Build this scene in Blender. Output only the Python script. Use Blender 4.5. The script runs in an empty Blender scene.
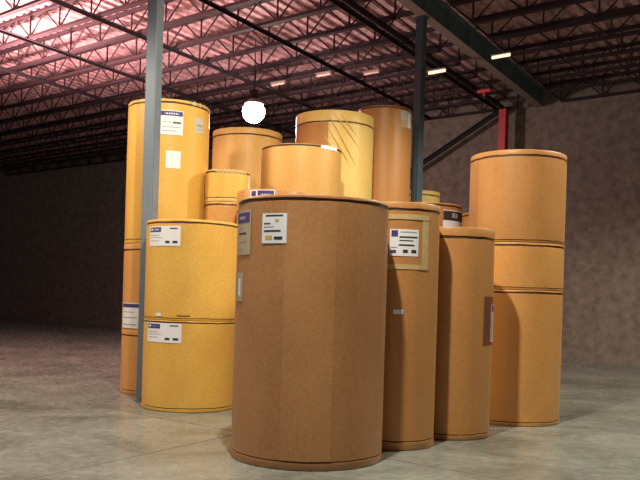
import bpy, bmesh, math, random
from mathutils import Vector, Matrix
random.seed(7)
SC = bpy.context.scene
COL = SC.collection
R = math.radians

# ---------------------------------------------------------------- camera, world, lights, exposure
cam = bpy.data.cameras.new('camera'); cam.sensor_width = 36; cam.lens = 45.0
cam.shift_y = 57/640; cam.clip_end = 200
co = bpy.data.objects.new('camera', cam); COL.objects.link(co)
co.matrix_world = Matrix.Translation((0, 0, 1.5)) @ Matrix.Rotation(R(90), 4, 'X') @ Matrix.Rotation(R(1.72), 4, 'Z')
SC.camera = co
SC.view_settings.view_transform = 'Standard'; SC.view_settings.look = 'None'
SC.view_settings.gamma = 1; SC.view_settings.use_curve_mapping = False
SC.view_settings.exposure = 0.28
w = bpy.data.worlds.new('world'); SC.world = w; w.use_nodes = True
w.node_tree.nodes['Background'].inputs[0].default_value = (.88, .90, .95, 1)
w.node_tree.nodes['Background'].inputs[1].default_value = 0.2

def lamp(name, loc, power, col=(1, .80, .52), size=.25, down=False, up=False):
    l = bpy.data.lights.new(name, 'SPOT' if down or up else 'POINT'); l.energy = power; l.color = col; l.shadow_soft_size = size
    if down or up: l.spot_size = R(158); l.spot_blend = .25       # bell reflectors throw their light downwards
    o = bpy.data.objects.new(name, l); COL.objects.link(o); o.location = loc
    if up: o.rotation_euler.x = math.pi      # turns the added, unseen fills up at the roof deck
lamp('aisle_lamp_light', (-.3, 5.4, 6.75), 1500, (1, .92, .74), .10, True)
lamp('right_aisle_lamp_light', (6.2, 10.6, 6.3), 1150, (1, .90, .70), .25, True)
lamp('left_aisle_lamp_light', (-6.5, 10.0, 6.0), 850, (1, .84, .58), .25, True)
lamp('far_lamp_light', (-1.68, 18.7, 5.5), 700, (1, .70, .64), .2)
lamp('far_left_deck_fill', (-7.0, 17.0, 5.4), 3000, (1, .55, .52), .25, False, True)  # added pink fill without a fitting, brightens the left roof deck
lamp('middle_lamp_light', (.5, 9.6, 6.6), 260, (1, .88, .60), .2, True)
lamp('left_deck_fill', (-5.2, 12.5, 5.2), 800, (1, .55, .52), .25, False, True)  # second added pink fill, unseen, aimed up at the deck

# ---------------------------------------------------------------- building axes (roof runs askew to the view)
U1 = Vector((-.781, .625, 0)); U2 = Vector((.5145, .8575, 0))
def AB(a, b, z=0): return U1*a + U2*b + Vector((0, 0, z))

# ---------------------------------------------------------------- materials
def mat(name, col, rough=.7, metal=0, noise=None, bump=0, scale=20, emit=None, estr=0, spec=.5, stretch=(1,1,1), alpha=1):
    m = bpy.data.materials.new(name); m.use_nodes = True
    nt = m.node_tree; b = nt.nodes['Principled BSDF']
    b.inputs['Base Color'].default_value = (*col, 1); b.inputs['Roughness'].default_value = rough
    b.inputs['Metallic'].default_value = metal; b.inputs['Specular IOR Level'].default_value = spec
    if noise or bump:
        tc = nt.nodes.new('ShaderNodeTexCoord'); mp = nt.nodes.new('ShaderNodeMapping')
        mp.inputs['Scale'].default_value = stretch
        n = nt.nodes.new('ShaderNodeTexNoise'); n.inputs['Scale'].default_value = scale
        n.inputs['Detail'].default_value = 6; n.inputs['Roughness'].default_value = .65
        nt.links.new(tc.outputs['Object'], mp.inputs[0]); nt.links.new(mp.outputs[0], n.inputs['Vector'])
        if noise:
            r = nt.nodes.new('ShaderNodeValToRGB'); e = r.color_ramp.elements
            e[0].position = .32; e[1].position = .68
            e[0].color = (*noise, 1); e[1].color = (*col, 1)
            nt.links.new(n.outputs['Fac'], r.inputs[0]); nt.links.new(r.outputs[0], b.inputs['Base Color'])
        if bump:
            bp = nt.nodes.new('ShaderNodeBump'); bp.inputs['Strength'].default_value = bump
            bp.inputs['Distance'].default_value = .02
            nt.links.new(n.outputs['Fac'], bp.inputs['Height']); nt.links.new(bp.outputs[0], b.inputs['Normal'])
    if emit:
        b.inputs['Emission Color'].default_value = (*emit, 1); b.inputs['Emission Strength'].default_value = estr
    return m

def kraft(name, c1, c2, rough=.42):
    """brown wrapping paper: fine mottling, soft upright wrinkles, slight sheen"""
    m = bpy.data.materials.new(name); m.use_nodes = True
    nt = m.node_tree; L = nt.links; b = nt.nodes['Principled BSDF']
    b.inputs['Roughness'].default_value = rough; b.inputs['Specular IOR Level'].default_value = .4
    b.inputs['Sheen Weight'].default_value = .14; b.inputs['Sheen Roughness'].default_value = .35; b.inputs['Sheen Tint'].default_value = (1, .85, .6, 1)
    tc = nt.nodes.new('ShaderNodeTexCoord')
    def noise(sc, st, det=5):
        mp = nt.nodes.new('ShaderNodeMapping'); mp.inputs['Scale'].default_value = st
        n = nt.nodes.new('ShaderNodeTexNoise'); n.inputs['Scale'].default_value = sc; n.inputs['Detail'].default_value = det
        L.new(tc.outputs['Object'], mp.inputs[0]); L.new(mp.outputs[0], n.inputs['Vector']); return n
    fine = noise(34, (1, 1, 1)); big = noise(1.6, (1, 1, .7), 3); fold = noise(5, (1, 1, .12), 3)
    r = nt.nodes.new('ShaderNodeValToRGB'); e = r.color_ramp.elements
    e[0].position = .32; e[1].position = .68; e[0].color = (*c1, 1); e[1].color = (*c2, 1)
    ma = nt.nodes.new('ShaderNodeMath'); ma.operation = 'ADD'
    mb = nt.nodes.new('ShaderNodeMath'); mb.operation = 'MULTIPLY'; mb.inputs[1].default_value = .5
    L.new(fine.outputs['Fac'], ma.inputs[0]); L.new(big.outputs['Fac'], ma.inputs[1])
    L.new(ma.outputs[0], mb.inputs[0]); L.new(mb.outputs[0], r.inputs[0]); L.new(r.outputs[0], b.inputs['Base Color'])
    bp = nt.nodes.new('ShaderNodeBump'); bp.inputs['Strength'].default_value = .35; bp.inputs['Distance'].default_value = .03
    L.new(fold.outputs['Fac'], bp.inputs['Height']); L.new(bp.outputs[0], b.inputs['Normal'])
    return m

K_BROWN = kraft('kraft_brown', (.33, .15, .06), (.49, .24, .095))
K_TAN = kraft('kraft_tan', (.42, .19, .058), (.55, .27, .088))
K_GOLD = kraft('kraft_gold', (.64, .35, .065), (.82, .50, .11))
K_ORANGE = kraft('kraft_orange', (.56, .26, .07), (.70, .36, .11))
K_LAP = kraft('kraft_overlap', (.37, .175, .068), (.53, .265, .105))
K_STRAW = kraft('kraft_straw', (.58, .315, .09), (.72, .43, .135))
K_PALE = kraft('kraft_pale', (.68, .46, .13), (.82, .60, .20))
M_SEAM = mat('shaded_seam', (.09, .05, .02), .6, noise=(.035, .018, .009), scale=14)  # shadow of the gap at the roll ends painted into the seam colour
M_TAPE = mat('pale_packing_tape', (.62, .47, .24), .3, noise=(.5, .36, .17), scale=30)
M_TAPEB = mat('brown_tape_patch', (.22, .075, .035), .35, noise=(.17, .055, .025), scale=30)
M_LABEL = mat('label_paper', (.84, .86, .92), .5, noise=(.74, .76, .82), scale=60)
M_LABELG = mat('aged_label_paper', (.50, .42, .30), .5, noise=(.40, .32, .22), scale=50)
M_PURPLE = mat('purple_label_ink', (.06, .04, .20), .5)
M_INK = mat('black_label_ink', (.03, .03, .035), .5)
M_GREYINK = mat('grey_label_ink', (.33, .33, .33), .5)
M_YEL = mat('yellow_label_ink', (.55, .42, .12), .5)
M_SLEEVE = mat('clear_sleeve_paper', (.55, .55, .52), .25)

# ---------------------------------------------------------------- mesh helpers
def mesh_obj(name, bm, m, parent=None, smooth=False):
    me = bpy.data.meshes.new(name); bm.normal_update(); bm.to_mesh(me); bm.free()
    if m: me.materials.append(m)
    if smooth:
        for p in me.polygons: p.use_smooth = True
        me.set_sharp_from_angle(angle=R(32))
    o = bpy.data.objects.new(name, me); COL.objects.link(o)
    if parent: o.parent = parent
    return o
def bar(bm, p, q, w, h, up=Vector((0, 0, 1))):
    """box beam from p to q, w across, h along up"""
    p = Vector(p); q = Vector(q); d = (q-p).normalized(); s = d.cross(up)
    if s.length < 1e-4: s = Vector((1, 0, 0))
    s.normalize(); t = s.cross(d)
    vs = []
    for c in (p, q):
        for i, j in ((-1, -1), (1, -1), (1, 1), (-1, 1)): vs.append(bm.verts.new(c + s*i*w/2 + t*j*h/2))
    for f in ((0, 3, 2, 1), (4, 5, 6, 7), (0, 1, 5, 4), (1, 2, 6, 5), (2, 3, 7, 6), (3, 0, 4, 7)):
        bm.faces.new([vs[i] for i in f])
def rod(bm, p, q, r, n=8):
    p = Vector(p); q = Vector(q); d = q-p
    M = Matrix.Translation((p+q)/2) @ d.to_track_quat('Z', 'Y').to_matrix().to_4x4()
    bmesh.ops.create_cone(bm, cap_ends=True, segments=n, radius1=r, radius2=r, depth=d.length, matrix=M)
def lathe(bm, prof, n=72, wob=None):
    """prof = [(radius, z)]; wob(angle, k) -> (dr, dz)"""
    rings = []
    for k, (r, z) in enumerate(prof):
        ring = []
        for i in range(n):
            a = 2*math.pi*i/n; dr, dz = wob(a, k) if wob else (0, 0)
            ring.append(bm.verts.new(((r+dr)*math.cos(a), (r+dr)*math.sin(a), z+dz)))
        rings.append(ring)
    for k in range(len(rings)-1):
        for i in range(n):
            j = (i+1) % n
            bm.faces.new((rings[k][i], rings[k][j], rings[k+1][j], rings[k+1][i]))
    return rings
def root(name, loc, label, cat, group=None, rz=0):
    o = bpy.data.objects.new(name, None); COL.objects.link(o); o.location = loc; o.rotation_euler.z = rz
    o.empty_display_size = .1
    o['label'] = label; o['category'] = cat
    if group: o['group'] = group
    return o
def struct(o): o['kind'] = 'structure'; return o

# ---------------------------------------------------------------- the shell: floor, roof deck, walls
def floor_mat():
    m = bpy.data.materials.new('polished_concrete'); m.use_nodes = True
    nt = m.node_tree; L = nt.links; b = nt.nodes['Principled BSDF']
    tc = nt.nodes.new('ShaderNodeTexCoord')
    n1 = nt.nodes.new('ShaderNodeTexNoise'); n1.inputs['Scale'].default_value = .9; n1.inputs['Detail'].default_value = 9; n1.inputs['Roughness'].default_value = .62
    n1.inputs['Distortion'].default_value = .8
    n2 = nt.nodes.new('ShaderNodeTexNoise'); n2.inputs['Scale'].default_value = 9; n2.inputs['Detail'].default_value = 6
    for n in (n1, n2): L.new(tc.outputs['Object'], n.inputs['Vector'])
    r = nt.nodes.new('ShaderNodeValToRGB'); e = r.color_ramp.elements
    e[0].position = .3; e[1].position = .7; e[0].color = (.18, .19, .165, 1); e[1].color = (.40, .435, .41, 1)
    L.new(n1.outputs['Fac'], r.inputs[0])
    mx = nt.nodes.new('ShaderNodeMix'); mx.data_type = 'RGBA'; mx.blend_type = 'MULTIPLY'; mx.inputs[0].default_value = .5
    r2 = nt.nodes.new('ShaderNodeValToRGB'); r2.color_ramp.elements[0].position = .35; r2.color_ramp.elements[0].color = (.5, .5, .5, 1)
    L.new(n2.outputs['Fac'], r2.inputs[0]); L.new(r.outputs[0], mx.inputs[6]); L.new(r2.outputs[0], mx.inputs[7])
    L.new(mx.outputs[2], b.inputs['Base Color'])
    rr = nt.nodes.new('ShaderNodeMapRange'); rr.inputs[3].default_value = .12; rr.inputs[4].default_value = .42
    L.new(n2.outputs['Fac'], rr.inputs[0]); L.new(rr.outputs[0], b.inputs['Roughness'])
    bp = nt.nodes.new('ShaderNodeBump'); bp.inputs['Strength'].default_value = .15; bp.inputs['Distance'].default_value = .01
    L.new(n2.outputs['Fac'], bp.inputs['Height']); L.new(bp.outputs[0], b.inputs['Normal'])
    return m
A0, A1, B0, B1 = -8.0, 36.0, -5.0, 21.1
def slab(name, corners, z0, z1, m):
    bm = bmesh.new()
    lo = [bm.verts.new((c.x, c.y, z0)) for c in corners]; hi = [bm.verts.new((c.x, c.y, z1)) for c in corners]
    bm.faces.new(lo[::-1]); bm.faces.new(hi); n = len(lo)
    for i in range(n): bm.faces.new((lo[i], lo[(i+1) % n], hi[(i+1) % n], hi[i]))
    bmesh.ops.recalc_face_normals(bm, faces=bm.faces)
    return struct(mesh_obj(name, bm, m))
slab('floor', [AB(A0, B0), AB(A0, B1), AB(A1, B1), AB(A1, B0)], -.2, 0, floor_mat())
# saw-cut joints in the slab
M_JOINT = mat('joint_filler', (.17, .155, .125), .8)
bm = bmesh.new()
bar(bm, AB(A0, 6.35, .001), AB(A1, 6.35, .001), .012, .003); bar(bm, AB(A0, 10.5, .001), AB(A1, 10.5, .001), .012, .003)
bar(bm, AB(5.2, B0, .001), AB(5.2, B1, .001), .012, .003)
struct(mesh_obj('trim_1', bm, M_JOINT))

M_WALL = mat('rough_block_wall', (.27, .225, .195), .9, noise=(.14, .11, .093), bump=.6, scale=4.5)
M_WALL2 = mat('painted_side_wall', (.22, .19, .17), .9, noise=(.16, .13, .12), scale=2)
def wall(name, p, q, t, m):
    d = (q-p).normalized(); n = Vector((-d.y, d.x, 0))*t
    slab(name, [p, q, q+n, p+n], 0, 7.7, m)
wall('wall_back', AB(A1, B1), AB(A0, B1), .3, M_WALL)
wall('wall_left', AB(A1, B0), AB(A1, B1), .3, M_WALL2)
wall('wall_right', AB(A0, B1), AB(A0, B0), .3, M_WALL2)

M_DECK = mat('red_primed_roof_deck', (.70, .43, .45), .6, noise=(.20, .115, .12), bump=.4, scale=5.5)
bm = bmesh.new()
k = 0; a = A0
prev = None
while a <= A1:
    for da, z in ((0, 7.50), (.10, 7.50), (.14, 7.55), (.24, 7.55), (.28, 7.50)):
        p = AB(a+da, B0, z); q = AB(a+da, B1, z)
        cur = (bm.verts.new(p), bm.verts.new(q))
        if prev and da > 0: bm.faces.new((prev[0], prev[1], cur[1], cur[0]))
        elif prev: bmesh.ops.remove_doubles(bm, verts=[prev[0], cur[0]], dist=1e-3)
        prev = cur
    a += .28
    prev = None
bmesh.ops.remove_doubles(bm, verts=bm.verts, dist=1e-3)
struct(mesh_obj('ceiling', bm, M_DECK))

# ---------------------------------------------------------------- roof steel
M_STEEL = mat('dark_joist_steel', (.035, .022, .026), .75, 0, spec=.2)
M_STEEL2 = mat('dark_bridging_steel', (.022, .018, .021), .8, 0, spec=.15)
M_GIRD = mat('blue_grey_girder_paint', (.12, .185, .205), .55, noise=(.09, .145, .165), scale=3)
M_FLANGE = mat('brownish_flange_paint', (.20, .155, .14), .7)  # browner tone for the bottom flange only

ZB, ZT = 6.97, 7.465          # chord centres
def joist(b, a0, a1, label, group):
    """bar joist lying along U1; origin at its right-hand end under the bottom chord"""
    rt = root('bar_joist', AB(a0, b, ZB), label, 'joist', group, math.atan2(U1.y, U1.x))
    L = a1-a0; H = ZT-ZB
    bm = bmesh.new()
    for s in (-1, 1): bar(bm, (0, s*.032, H), (L, s*.032, H), .05, .06)
    mesh_obj('top_chord', bm, M_STEEL, rt)
    bm = bmesh.new()
    for s in (-1, 1): bar(bm, (.5, s*.032, 0), (L-.5, s*.032, 0), .05, .06)
    mesh_obj('bottom_chord', bm, M_STEEL, rt)
    n = int((L-1)/1.1); st = (L-1)/n
    bm = bmesh.new(); rod(bm, (0, 0, H-.02), (.5, 0, .02), .018, 6)
    for i in range(n):
        x = .5+i*st
        rod(bm, (x, 0, .01), (x+st/2, 0, H-.01), .018, 6); rod(bm, (x+st/2, 0, H-.01), (x+st, 0, .01), .018, 6)
    rod(bm, (L-.5, 0, .02), (L, 0, H-.02), .018, 6)
    mesh_obj('bent_web_rod', bm, M_STEEL, rt)
    for i in range(n+1):
        bm = bmesh.new() if i == 0 else None
        if i == 0:
            bar(bm, (0, 0, .02), (0, 0, H-.02), .03, .03); s0 = mesh_obj('web_post', bm, M_STEEL, rt); s0.location.x = .5
        else:
            c = s0.copy(); COL.objects.link(c); c.parent = rt; c.location.x = .5+i*st
    return rt
NJ = 13
for i in range(NJ):
    b = 7.41+i*1.13
    nth = ['closest to the back wall', 'second out from the back wall', 'third out from the back wall', 'fourth out from the back wall', 'fifth out from the back wall', 'sixth out from the back wall', 'seventh out from the back wall', 'eighth out from the back wall', 'ninth out from the back wall', 'tenth out from the back wall', 'eleventh out from the back wall', 'third nearest overhead', 'nearest overhead'][NJ-1-i]
    if i == 1: nth = 'second nearest overhead'
    joist(b, 6.45, 34, 'dark open web joist left of the girder, '+nth, 'open web joists left of the girder')
    joist(b, -6, 6.21, 'dark open web joist right of the girder, '+nth, 'open web joists right of the girder')

AX2 = math.atan2(U2.y, U2.x)
def E(x, y=0, z=0): return Vector((x, y, z))
for i, a in enumerate((7.48, 9.65, 12.22, 14.7, 17.2)):
    bm = bmesh.new(); Lb = 13.9
    bar(bm, E(0, 0, -.006), E(Lb, 0, -.006), .07, .012); bar(bm, E(0, .03, -.04), E(Lb, .03, -.04), .012, .06)
    o = mesh_obj('bridging_bar', bm, M_STEEL2); o.location = AB(a, 6.9, ZB-.032); o.rotation_euler.z = AX2
    o['category'] = 'steel bar'; o['group'] = 'bridging bars under the joists'
    o['label'] = ['straight dark bridging bar crossing under the joists beside the pipe, ending at the red post',
                  'straight dark bridging bar crossing under the joists, second leftward from the pipe',
                  'straight dark bridging bar crossing under the joists above the glowing lamp, third from the pipe',
                  'straight dark bridging bar under the joists, second from the far left',
                  'straight dark bridging bar under the joists, farthest left of them all'][i]
# sprinkler main
rt = root('sprinkler_pipe', AB(7.17, 6.9, ZB-.14), 'thick dark sprinkler pipe slung under the joists left of the girder', 'pipe', None, AX2)
bm = bmesh.new(); rod(bm, (0, 0, 0), E(13.35), .06, 12); mesh_obj('pipe_run', bm, M_STEEL2, rt, True)
for j in range(5):
    bm = bmesh.new(); rod(bm, E(1.2+2.9*j), E(1.32+2.9*j), .078, 12); mesh_obj('coupling', bm, M_STEEL2, rt, True)
    bm = bmesh.new(); bar(bm, E(.51+1.13*(2*j+1), 0, .05), E(.51+1.13*(2*j+1), 0, .108), .03, .03, E(1)); mesh_obj('hanger', bm, M_STEEL2, rt)

# the girder on the slim column
rt = root('roof_girder', AB(6.33, 6.0, 6.90), 'deep blue grey steel girder running away at upper right over the slim column', 'girder', None, AX2)
Lg = 21.0-6.0
for nm, z, wd, th, m in (('bottom_flange', .0125, .22, .025, M_FLANGE), ('top_flange', .4725, .22, .025, M_GIRD)):
    bm = bmesh.new(); bar(bm, (0, 0, z), E(Lg, 0, z), wd, th); mesh_obj(nm, bm, m, rt)
bm = bmesh.new(); bar(bm, (0, 0, .2425), E(Lg, 0, .2425), .016, .435); mesh_obj('girder_web', bm, M_GIRD, rt)
for j in range(13):
    t = 1.41+1.13*j
    bm = bmesh.new(); bar(bm, E(t, 0, .03), E(t, 0, .455), .012, .19, E(0, 1)); mesh_obj('stiffener', bm, M_GIRD, rt)

# columns (square tubes turned so two faces show)
M_COLA = mat('grey_blue_column_paint', (.19, .235, .295), .4, noise=(.16, .20, .26), scale=6)
M_COLB = mat('slate_column_paint', (.08, .125, .165), .4, noise=(.062, .10, .135), scale=6)
def column(loc, wd, top, rz, m, label, cap=True):
    rt = root('steel_column', (loc[0], loc[1], 0), label, 'column', None, rz)
    bm = bmesh.new()
    bmesh.ops.create_cube(bm, size=1, matrix=Matrix.Translation((0, 0, top/2+.01)) @ Matrix.Diagonal((wd, wd, top-.06, 1)))
    bmesh.ops.bevel(bm, geom=[e for e in bm.edges if abs(e.verts[0].co.z-e.verts[1].co.z) > 1], offset=.014, segments=3, affect='EDGES')
    mesh_obj('shaft', bm, m, rt)
    for nm, z in (('base_plate', .012), ('cap_plate', top-.012)):
        bm = bmesh.new(); bmesh.ops.create_cube(bm, size=1, matrix=Matrix.Translation((0, 0, z)) @ Matrix.Diagonal((wd*1.25, wd*1.25, .024, 1)))
        mesh_obj(nm, bm, m, rt)
    return rt
column((-2.365, 10.96), .17, 7.44, R(-21), M_COLA, 'grey blue square steel column rising in front of the tall roll at left')
column((1.785, 15.3), .165, 6.90, R(-38), M_COLB, 'slim dark slate column in the middle distance holding up the girder')

# back wall steel: brace, red post, red pipe
M_RED = mat('red_paint', (.55, .03, .05), .45)
bm = bmesh.new(); pt = AB(7.29, 20.82, 6.9)
P1 = Vector((5.02, 22.40, 6.9)); P0 = Vector((3.03, 23.98, 5.60)); P0 = P1+(P0-P1)*2.1
bar(bm, (0, 0, 0), P1-P0, .14, .02, U2); bar(bm, Vector((0, 0, .06)), P1-P0+Vector((0, 0, .06)), .02, .13, U2)
o = mesh_obj('diagonal_brace', bm, M_STEEL2); o.location = P0-U2*.12
o['label'] = 'dark diagonal steel brace slanting up across the back wall to the red post'; o['category'] = 'brace'
rt = root('red_post', AB(7.22, 20.55, 0), 'narrow red steel post against the back wall, behind the right-hand stack', 'post', None, math.atan2(U1.y, U1.x))
bm = bmesh.new(); bar(bm, (0, 0, .02), (0, 0, 6.84), .2, .2, Vector((1, 0, 0))); mesh_obj('shaft', bm, M_RED, rt)
bm = bmesh.new(); bar(bm, (0, 0, 0), (0, 0, .02), .36, .3, Vector((1, 0, 0))); mesh_obj('base_plate', bm, M_RED, rt)
rt = root('red_pipe_fitting', AB(6.75, 17.7, 6.62), 'short red pipe fitting hanging under the girder near the red post', 'pipe', None, math.atan2(U1.y, U1.x))
bm = bmesh.new(); rod(bm, (-.17, 0, 0), (.17, 0, 0), .05, 12); mesh_obj('pipe_stub', bm, M_RED, rt, True)
bm = bmesh.new(); rod(bm, (.0, 0, 0), (.0, 0, -.13), .04, 12); mesh_obj('outlet', bm, M_RED, rt, True)
bm = bmesh.new(); rod(bm, (.0, 0, .05), (.0, 0, .29), .012, 8); mesh_obj('hanger_rod', bm, M_STEEL2, rt)

# glowing high bay lamp
M_GLOW = mat('lamp_globe_glow', (1, .9, .8), .3, emit=(1, .88, .78), estr=30)
M_ALU = mat('spun_aluminium', (.55, .5, .48), .35, .8)
rt = root('high_bay_lamp', (-1.68, 18.7, 5.75), 'glowing white high bay lamp hanging under the joists above the back rolls', 'lamp')
bm = bmesh.new(); lathe(bm, [(.001, -.24), (.09, -.225), (.17, -.17), (.24, -.08), (.265, .03), (.25, .12), (.20, .20), (.001, .205)], 32); mesh_obj('glass_globe', bm, M_GLOW, rt, True)
bm = bmesh.new(); lathe(bm, [(.21, .20), (.22, .21), (.19, .25), (.13, .30), (.09, .33), (.001, .335)], 32); mesh_obj('reflector', bm, M_ALU, rt, True)
bm = bmesh.new(); lathe(bm, [(.001, .335), (.085, .336), (.085, .53), (.06, .56), (.001, .56)], 24); mesh_obj('ballast_housing', bm, M_STEEL, rt)
bm = bmesh.new(); rod(bm, (0, 0, .56), (0, 0, 1.74), .012); mesh_obj('hanger_rod', bm, M_STEEL, rt)

# short self-glowing bars tucked between the joists
M_TUBE = mat('bar_glow', (1, .9, .7), .4, emit=(1, .82, .52), estr=1.0)
M_TUBED = mat('dim_bar_glow', (.5, .3, .25), .4, emit=(1, .55, .40), estr=.12)
for a, b, dz, mt, lb in ((7.17, 15.68, -.19, M_TUBE, 'short warm glowing bar just right of the slim slate column'),
                 (5.72, 15.97, 0, M_TUBE, 'short warm glowing bar right of the girder, near the photo edge'),
                 (9.98, 15.02, 0, M_TUBED, 'dim pinkish glowing bar left of the slate column, above the tall yellow roll'),
                 (8.86, 15.51, 0, M_TUBED, 'dim pinkish glowing bar nearest the left side of the slate column'),
                 (11.46, 15.05, 0, M_TUBED, 'dim pinkish glowing bar just above and right of the glowing lamp')):
    rt = root('glow_bar', AB(a, b, ZB-.16+dz), lb, 'light fixture', 'short glowing bars under the roof', math.atan2(U1.y, U1.x))
    bm = bmesh.new(); bar(bm, (-.23, 0, .045), (.23, 0, .045), .09, .03); mesh_obj('backing_bar', bm, M_ALU, rt)
    bm = bmesh.new(); rod(bm, (-.21, 0, 0), (.21, 0, 0), .03, 12); mesh_obj('tube', bm, mt, rt, True)
    bm = bmesh.new(); bar(bm, (0, 0, .06), (0, 0, .64 if dz == 0 else .14), .012, .012); mesh_obj('hanger', bm, M_STEEL2, rt)

# ---------------------------------------------------------------- paper rolls
def patch(rt, name, m, r, toward, phi0, phi1, z0, z1, off=.003, label=None, wav=0, th=.002):
    """thin curved sheet stuck on the roll; phi measured rightwards from the side facing the viewer"""
    bm = bmesh.new(); n = max(3, int(abs(phi1-phi0)/3)); rows = 3
    g = []
    for side in (0, 1):
        rr = r+off+th*side; gg = []
        for i in range(n+1):
            ph = phi0+(phi1-phi0)*i/n; a = toward+R(ph)
            colv = []
            for j in range(rows+1):
                z = z0+(z1-z0)*j/rows
                zz = z+wav*math.sin(i*1.9+j)*.5
                colv.append(bm.verts.new((rr*math.cos(a), rr*math.sin(a), zz)))
            gg.append(colv)
        g.append(gg)
    for i in range(n):
        for j in range(rows):
            bm.faces.new((g[1][i][j], g[1][i+1][j], g[1][i+1][j+1], g[1][i][j+1]))
            bm.faces.new((g[0][i][j+1], g[0][i+1][j+1], g[0][i+1][j], g[0][i][j]))
    for i in range(n):
        bm.faces.new((g[0][i][0], g[0][i+1][0], g[1][i+1][0], g[1][i][0]))
        bm.faces.new((g[0][i+1][rows], g[0][i][rows], g[1][i][rows], g[1][i+1][rows]))
    for j in range(rows):
        bm.faces.new((g[0][0][j], g[1][0][j], g[1][0][j+1], g[0][0][j+1]))
        bm.faces.new((g[1][n][j], g[0][n][j], g[0][n][j+1], g[1][n][j+1]))
    bmesh.ops.recalc_face_normals(bm, faces=bm.faces)
    o = mesh_obj(name, bm, m, rt, False)
    if label: o['label'] = label
    return o

class Roll: pass
GROUPS = {}
def roll(x, y, r, z0, z1, m, label, group=None, seam=.10, bseam=.06, panel=None, seed=0, capm=None, seamh=.016):
    rnd = random.Random(seed+int(x*100))
    h = z1-z0; q = Roll(); q.r = r; q.x = x; q.y = y; q.z0 = z0; q.m = m
    q.toward = math.atan2(-y, -x)
    rt = root('paper_roll', (x, y, z0), label, 'paper roll', group); q.rt = rt
    ph = [rnd.uniform(0, 6.28) for _ in range(6)]
    def wav(a): return math.sin(3*a+ph[0])*.5+math.sin(7*a+ph[1])*.35+math.sin(13*a+ph[2])*.25
    def fine(a): return math.sin(5*a+ph[3])*.5+math.sin(11*a+ph[4])*.4+math.sin(23*a+ph[5])*.3
    # wrapped body between the two crimped ends
    zb, zt = bseam, h-seam
    prof = [(r-.02, zb), (r-.002, zb+.006)]+[(r, zb+(zt-zb)*k/8) for k in range(1, 8)]+[(r-.002, zt-.006), (r-.02, zt)]
    def wb(a, k):
        e = k in (0, 1, len(prof)-1, len(prof)-2)
        return (.0018*wav(a+k*.15), (.0025*fine(a)) if e else 0)
    bm = bmesh.new(); lathe(bm, prof, 96, wb); mesh_obj('paper_wrap', bm, m, rt, True)
    # crimped joints, coloured dark for the shade in the gap
    for nm, zc in (('top_seam', zt), ('bottom_seam', zb)):
        bm = bmesh.new()
        lathe(bm, [(r-.03, zc-.008), (r-.010, zc-.006), (r-.007, zc), (r-.009, zc+seamh), (r-.03, zc+seamh+.002)], 96,
              lambda a, k: (.002*fine(a+1), (.0025*fine(a)+(.005*wav(a) if k > 2 else 0))))
        mesh_obj(nm, bm, M_SEAM, rt, True)
    # head caps folded over the ends
    bm = bmesh.new()
    rings = lathe(bm, [(r-.02, zt+seamh), (r+.001, zt+seamh+.004), (r+.001, h-.014), (r-.004, h-.004), (r-.016, h), (r*.94, h-.002), (.10, h-.004)], 96,
          lambda a, k: (.0015*wav(a), .0025*fine(a)+.004*wav(a) if k < 2 else 0))
    bm.faces.new(rings[-1]); mesh_obj('top_cap', bm, capm or m, rt, True)
    bm = bmesh.new()
    rings = lathe(bm, [(.10, .003), (r*.94, .001), (r-.014, 0), (r-.003, .006), (r+.001, .014), (r+.001, zb-.008), (r-.02, zb-.004)], 96,
          lambda a, k: (.0015*wav(a), .003*fine(a) if k > 4 else 0))
    bm.faces.new(rings[0][::-1]); mesh_obj('bottom_cap', bm, capm or m, rt, True)
    if panel:
        patch(rt, 'kraft_panel', panel[2], r, q.toward, panel[0], panel[1], zb+.01, zt-.01, .0015, th=.0025)  # thin kraft sheet in a second tone
    return q
def sticker(q, p0, p1, z0, z1, paper, items, label, off=.003, name='shipping_label'):
    """items: (u0,u1,v0,v1,material,name) in label fractions, v up from the bottom"""
    s = patch(q.rt, name, paper, q.r, q.toward, p0, p1, z0-q.z0, z1-q.z0, off, label)
    for u0, u1, v0, v1, mm, nm in items:
        patch(s, nm, mm, q.r, q.toward, p0+(p1-p0)*u0, p0+(p1-p0)*u1, z0-q.z0+(z1-z0)*v0, z0-q.z0+(z1-z0)*v1, off+.0025, th=.001)
    return s
HALF = [(.04, .46, .70, .94, M_PURPLE, 'header_band'), (.08, .16, .78, .88, M_LABEL, 'header_mark'), (.22, .40, .79, .86, M_LABEL, 'header_lettering'),
        (.72, .92, .84, .90, M_INK, 'printed_line'), (.06, .42, .52, .55, M_GREYINK, 'printed_line'), (.06, .50, .40, .43, M_GREYINK, 'printed_line'),
        (.06, .40, .24, .27, M_GREYINK, 'printed_line'), (.60, .72, .13, .25, M_INK, 'printed_block'), (.80, .93, .13, .25, M_INK, 'printed_block')]

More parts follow.
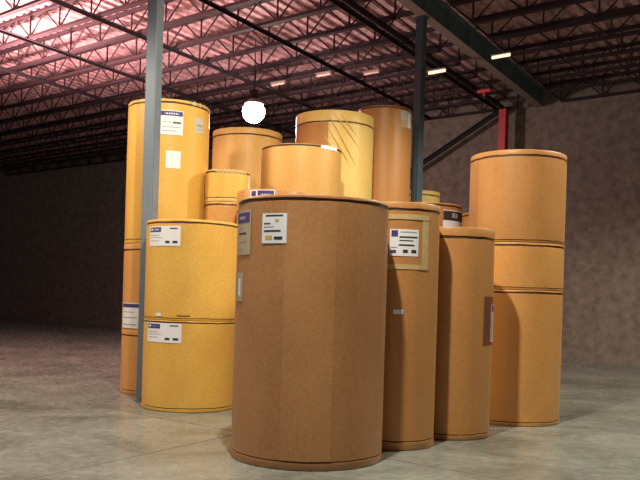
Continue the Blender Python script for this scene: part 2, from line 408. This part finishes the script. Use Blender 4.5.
# front giant
r1 = roll(-.085, 7.57, .71, 0, 2.38, K_BROWN, 'largest brown wrapped paper roll standing nearest in front on the floor', seam=.05, bseam=.075,
          panel=(-19, 17, K_LAP), seed=1, seamh=.02)
sticker(r1, -78, -51, 1.86, 2.26, M_LABELG, [(.06, .95, .72, .95, M_PURPLE, 'header_oval'), (.3, .7, .80, .87, M_LABEL, 'header_lettering'),
        (.15, .6, .60, .63, M_GREYINK, 'printed_line'), (.3, .8, .46, .50, M_INK, 'printed_line'), (.15, .8, .28, .31, M_GREYINK, 'printed_line'), (.2, .6, .10, .15, M_GREYINK, 'printed_line')],
        'tall greyish shipping label with purple oval heading')
sticker(r1, -38.5, -18.5, 1.955, 2.215, M_LABEL, [(.15, .85, .90, .95, M_INK, 'printed_line'), (.55, .70, .72, .80, M_YEL, 'printed_mark'), (.08, .36, .64, .68, M_INK, 'printed_line'),
        (.08, .78, .38, .44, M_INK, 'printed_line'), (.15, .45, .12, .26, M_YEL, 'yellow_block'), (.52, .85, .12, .22, M_INK, 'printed_block'), (.08, .5, .54, .56, M_GREYINK, 'printed_line')],
        'off-white label with black print and yellow block')
sticker(r1, -80, -60, 1.44, 1.70, M_LABELG, [(.3, .5, .1, .9, M_GREYINK, 'printed_strip'), (.6, .8, .2, .8, M_LABEL, 'pale_strip')], 'faded narrow label near the left edge', name='small_label')

# second roll
r2 = roll(.785, 8.36, .44, 0, 2.47, K_TAN, 'tall tan paper roll with a square tape frame around its label, beside the largest roll', seam=.085, bseam=.09, seed=2, seamh=.02)
for nm, a0, a1, z0, z1 in (('frame_tape', -22, 46, 2.295, 2.345), ('frame_tape', -22, 46, 1.80, 1.85), ('frame_tape', 35, 46, 1.845, 2.30), ('frame_tape', -22, -13, 1.845, 2.30)):
    patch(r2.rt, nm, M_TAPE, r2.r, r2.toward, a0, a1, z0, z1, .0045 if a1-a0 > 30 else .002, 'pale packing tape')
sticker(r2, -9, 29, 1.93, 2.195, M_LABEL, [(.05, .27, .72, .96, M_PURPLE, 'header_block'), (.35, .92, .88, .92, M_GREYINK, 'printed_line'), (.32, .95, .68, .74, M_INK, 'printed_line'),
        (.32, .8, .56, .60, M_INK, 'printed_line'), (.30, .85, .38, .44, M_INK, 'printed_line'), (.05, .25, .30, .34, M_GREYINK, 'printed_line'),
        (.45, .62, .12, .24, M_INK, 'printed_block'), (.74, .92, .12, .24, M_INK, 'printed_block'), (.04, .22, .10, .22, M_PURPLE, 'printed_mark')],
        'white label with blue-purple square and black print')
patch(r2.rt, 'small_sticker', M_LABEL, r2.r, r2.toward, -2, 11, 1.355, 1.40, .003, 'tiny white sticker')

# third roll
r3 = roll(1.49, 9.06, .46, 0, 2.30, K_TAN, 'tan paper roll third from the front with a brown tape patch on its right edge', seam=.12, bseam=.06, seed=3, seamh=.02)
patch(r3.rt, 'tape_patch', M_TAPEB, r3.r, r3.toward, 50, 88, 1.03, 1.56, .002, 'dark brown tape patch')
sticker(r3, 69, 84, 1.06, 1.47, M_SLEEVE, [(.1, .9, .82, .98, M_PURPLE, 'header_band'), (.2, .4, .1, .7, M_GREYINK, 'printed_line'), (.6, .75, .1, .7, M_LABEL, 'pale_strip')], 'narrow silvery label', off=.006)

# left stack, two high
ls = roll(-1.70, 10.60, .61, 0, 1.15, K_GOLD, 'short golden roll at the bottom of the left stack, standing on the floor', seam=.03, bseam=.05, seed=4, seamh=.012)
sticker(ls, -62, -10.5, .87, 1.115, M_LABEL, HALF, 'white shipping label with purple heading')
lu = roll(-1.70, 10.60, .61, 1.15, 2.425, K_GOLD, 'short golden roll on top of the left stack, its white label near the top rim', seam=.05, bseam=.03, seed=5, seamh=.014)
sticker(lu, -63.5, -15, 2.085, 2.335, M_LABEL, HALF, 'white shipping label with purple heading')
patch(lu.rt, 'small_sticker', M_LABEL, lu.r, lu.toward, -45, -38, 0.05, 0.09, .003, 'tiny pale sticker')
patch(lu.rt, 'slit', M_SEAM, lu.r, lu.toward, -17, -1, 0.055, 0.068, .001, 'dark slit in the wrap')

# far left pile, three high
la = roll(-2.36, 12.10, .605, 0, .95, K_ORANGE, 'orange roll at the very bottom left, standing on the floor behind the grey column', seed=6)
lb = roll(-2.36, 12.10, .605, .95, 2.20, K_ORANGE, 'orange roll in the middle of the far left pile, purple headed label at lower left', seed=7)
sticker(lb, -75, -34, .965, 1.33, M_LABEL, [(.02, .98, .82, .97, M_PURPLE, 'header_band'), (.1, .8, .62, .65, M_GREYINK, 'printed_line'), (.1, .9, .40, .44, M_GREYINK, 'printed_line'), (.1, .9, .12, .16, M_GREYINK, 'printed_line')],
        'white label with purple heading')
lt = roll(-2.36, 12.10, .605, 2.20, 4.29, K_GOLD, 'tall golden roll topping the far left pile, three white labels on it', seam=.06, seed=8)
sticker(lt, -12, 19, 3.77, 4.12, M_LABEL, [(.02, .98, .78, .97, M_PURPLE, 'header_band'), (.2, .8, .84, .90, M_LABEL, 'header_lettering'), (.1, .5, .50, .53, M_GREYINK, 'printed_line'),
        (.55, .9, .47, .54, M_INK, 'printed_block'), (.1, .9, .30, .33, M_GREYINK, 'printed_line'), (.1, .7, .14, .17, M_GREYINK, 'printed_line')], 'white shipping label with purple heading')
sticker(lt, -3, 17, 3.29, 3.54, M_LABEL, [], 'blank white sheet', name='blank_label')
sticker(lt, 39, 54, 3.85, 4.08, M_SLEEVE, [(.1, .9, .42, .58, M_GREYINK, 'printed_line'), (.2, .8, .2, .26, M_GREYINK, 'printed_line')], 'small pale label', name='small_label')
patch(lt.rt, 'torn_wrap', M_TAPE, lt.r, lt.toward, 28, 66, 2.045, 2.085, .004, 'pale torn wrap along the rim', wav=.03)

# narrow roll between
sm0 = roll(-1.425, 11.90, .33, 0, 2.40, K_ORANGE, 'slim orange lower roll between the left stack and the front roll, mostly hidden', seed=9)
sm = roll(-1.425, 11.90, .33, 2.40, 2.84, K_ORANGE, 'thin orange disc of paper under the small bright-rimmed roll, second in its pile', seam=.05, seed=10)
sm2 = roll(-1.425, 11.90, .33, 2.84, 3.31, K_GOLD, 'small squat golden roll topping the slim pile beside the far left pile', seam=.04, seed=11, capm=K_PALE)

patch(sm2.rt, 'torn_wrap', M_TAPE, sm2.r, sm2.toward, -30, 55, .425, .462, .004, 'pale torn wrap along the rim', wav=.02)
patch(sm2.rt, 'loose_wrap_edge', M_LABEL, sm2.r, sm2.toward, 66, 78, .10, .42, .003, 'white loose edge of the wrap')
m1 = roll(-.72, 11.20, .48, 0, 2.93, K_TAN, 'tan roll just behind the largest roll, only its purple label and rim showing above', seam=.30, seed=12)
sticker(m1, -36, 5, 2.72, 2.915, M_LABEL, [(.05, .25, .45, .92, M_PURPLE, 'header_mark'), (.32, .97, .45, .95, M_PURPLE, 'header_band'), (.45, .85, .62, .72, M_LABEL, 'header_lettering')], 'purple and white label')

# back row
bl0 = roll(-.35, 12.40, .62, 0, 2.20, K_TAN, 'lower roll of the pile right behind the largest roll, hidden under the squat yellow one', seed=13)
bl = roll(-.35, 12.40, .62, 2.20, 3.76, K_STRAW, 'yellowish squat roll directly above the largest roll, white tape on its top rim', seam=.035, seed=14, capm=K_TAN)
patch(bl.rt, 'rim_tape', M_LABEL, bl.r, bl.toward, 27, 58, 1.50, 1.556, .004, 'white tape on the rim', wav=.01)
br0 = roll(-1.34, 13.90, .60, 0, 2.15, K_ORANGE, 'hidden lower roll under the orange roll that stands below the lamp', seed=15)
br = roll(-1.34, 13.90, .60, 2.15, 4.29, K_STRAW, 'orange roll with a pale left edge standing below the glowing lamp', seam=.12, seed=16)
bm0 = roll(.17, 14.0, .68, 0, 2.30, K_PALE, 'hidden lower roll under the tall pale yellow wrinkled roll', seed=17)
bmr = roll(.17, 14.0, .68, 2.30, 4.63, K_PALE, 'tall pale yellow roll with slanting wrinkles at its top, in back row', seam=.20, seed=18, panel=(-80, -9, K_TAN))  # tan kraft sheet makes the left side browner
def fold(q, p0, z0, p1, z1, rad=.010):
    bm = bmesh.new(); prev = None; n = 14
    for i in range(n+1):
        t = i/n; a = q.toward+R(p0+(p1-p0)*t); z = z0+(z1-z0)*t-q.z0
        rr = .9*rad*math.sin(math.pi*min(max(t, .06), .94))
        c = Vector(((q.r+.001)*math.cos(a), (q.r+.001)*math.sin(a), z)); nrm = Vector((math.cos(a), math.sin(a), 0))
        tan = Vector((-math.sin(a), math.cos(a), 0)); upv = (tan*.75+Vector((0, 0, .65))).normalized()
        ring = [bm.verts.new(c+nrm*rr*1.4*math.cos(u)+upv*rr*math.sin(u)) for u in [2*math.pi*k/6 for k in range(6)]]
        if prev:
            for k in range(6): bm.faces.new((prev[k], prev[(k+1) % 6], ring[(k+1) % 6], ring[k]))
        else: bm.faces.new(ring[::-1])
        prev = ring
    bm.faces.new(prev); bmesh.ops.recalc_face_normals(bm, faces=bm.faces)
    mesh_obj('wrap_wrinkle', bm, q.m, q.rt, True)
for p0, z0, p1, z1, rad in ((-10, 4.56, 32, 3.72, .020), (-12, 4.38, 24, 3.70, .018), (-4, 4.60, 38, 4.00, .014), (-16, 4.22, 14, 3.72, .014), (6, 4.58, 34, 4.20, .010)):
    fold(bmr, p0, z0, p1, z1, rad)
bn0 = roll(1.10, 14.80, .50, 0, 2.45, K_TAN, 'hidden lower roll under the tallest roll beside the slate column', seed=19)
bn = roll(1.10, 14.80, .50, 2.45, 4.97, K_TAN, 'tallest brown roll of the back row, touching the slate column in view', seam=.04, bseam=.05, seed=20)
sticker(bn, 34, 70, 4.60, 4.90, M_SLEEVE, [(.0, .5, .0, .45, M_TAPE, 'peeled_corner'), (.6, .95, .05, .9, M_LABEL, 'pale_strip')], 'silvery white label at the top right')

# right side
fs0 = roll(1.98, 17.0, .50, 0, 2.2, K_TAN, 'hidden lower roll under the cream roll behind the slate column', seed=21)
fs = roll(1.98, 17.0, .50, 2.2, 3.77, K_PALE, 'small cream topped roll peeking out right behind the slate column', seed=22)
ft = roll(1.41, 11.0, .50, 0, 2.79, K_BROWN, 'dark brown roll with a black and white label, behind the second and third rolls', seam=.04, bseam=.06, seed=23)
sticker(ft, 28, 82, 2.44, 2.70, M_LABEL, [(.0, 1, .48, .96, M_INK, 'header_band'), (.3, .55, .62, .86, M_LABEL, 'header_mark'), (.65, .9, .70, .78, M_PURPLE, 'header_lettering')], 'white label with a black heading')
fu = roll(2.86, 13.5, .50, 0, 2.98, K_TAN, 'sliver of a tan roll in the gap left of the right-hand pile', seam=.06, seed=24)
ra = roll(2.50, 10.30, .60, 0, 1.66, K_ORANGE, 'orange brown roll at the bottom of the right-hand pile, on the floor', seam=.04, bseam=.05, seed=25)
rb = roll(2.50, 10.30, .60, 1.66, 2.24, K_ORANGE, 'thin orange roll sandwiched in the middle of the right-hand pile', seam=.045, bseam=.03, seed=26)
rc = roll(2.50, 10.30, .60, 2.24, 3.37, K_TAN, 'tan roll on top of the right-hand pile, a wrap edge down its left side', seam=.08, bseam=.03, seed=27, panel=(-88, -54, K_BROWN))
patch(rb.rt, 'peeling_sticker', M_LABEL, rb.r, rb.toward, -34, -27, .44, .51, .004, 'small white peeling sticker')
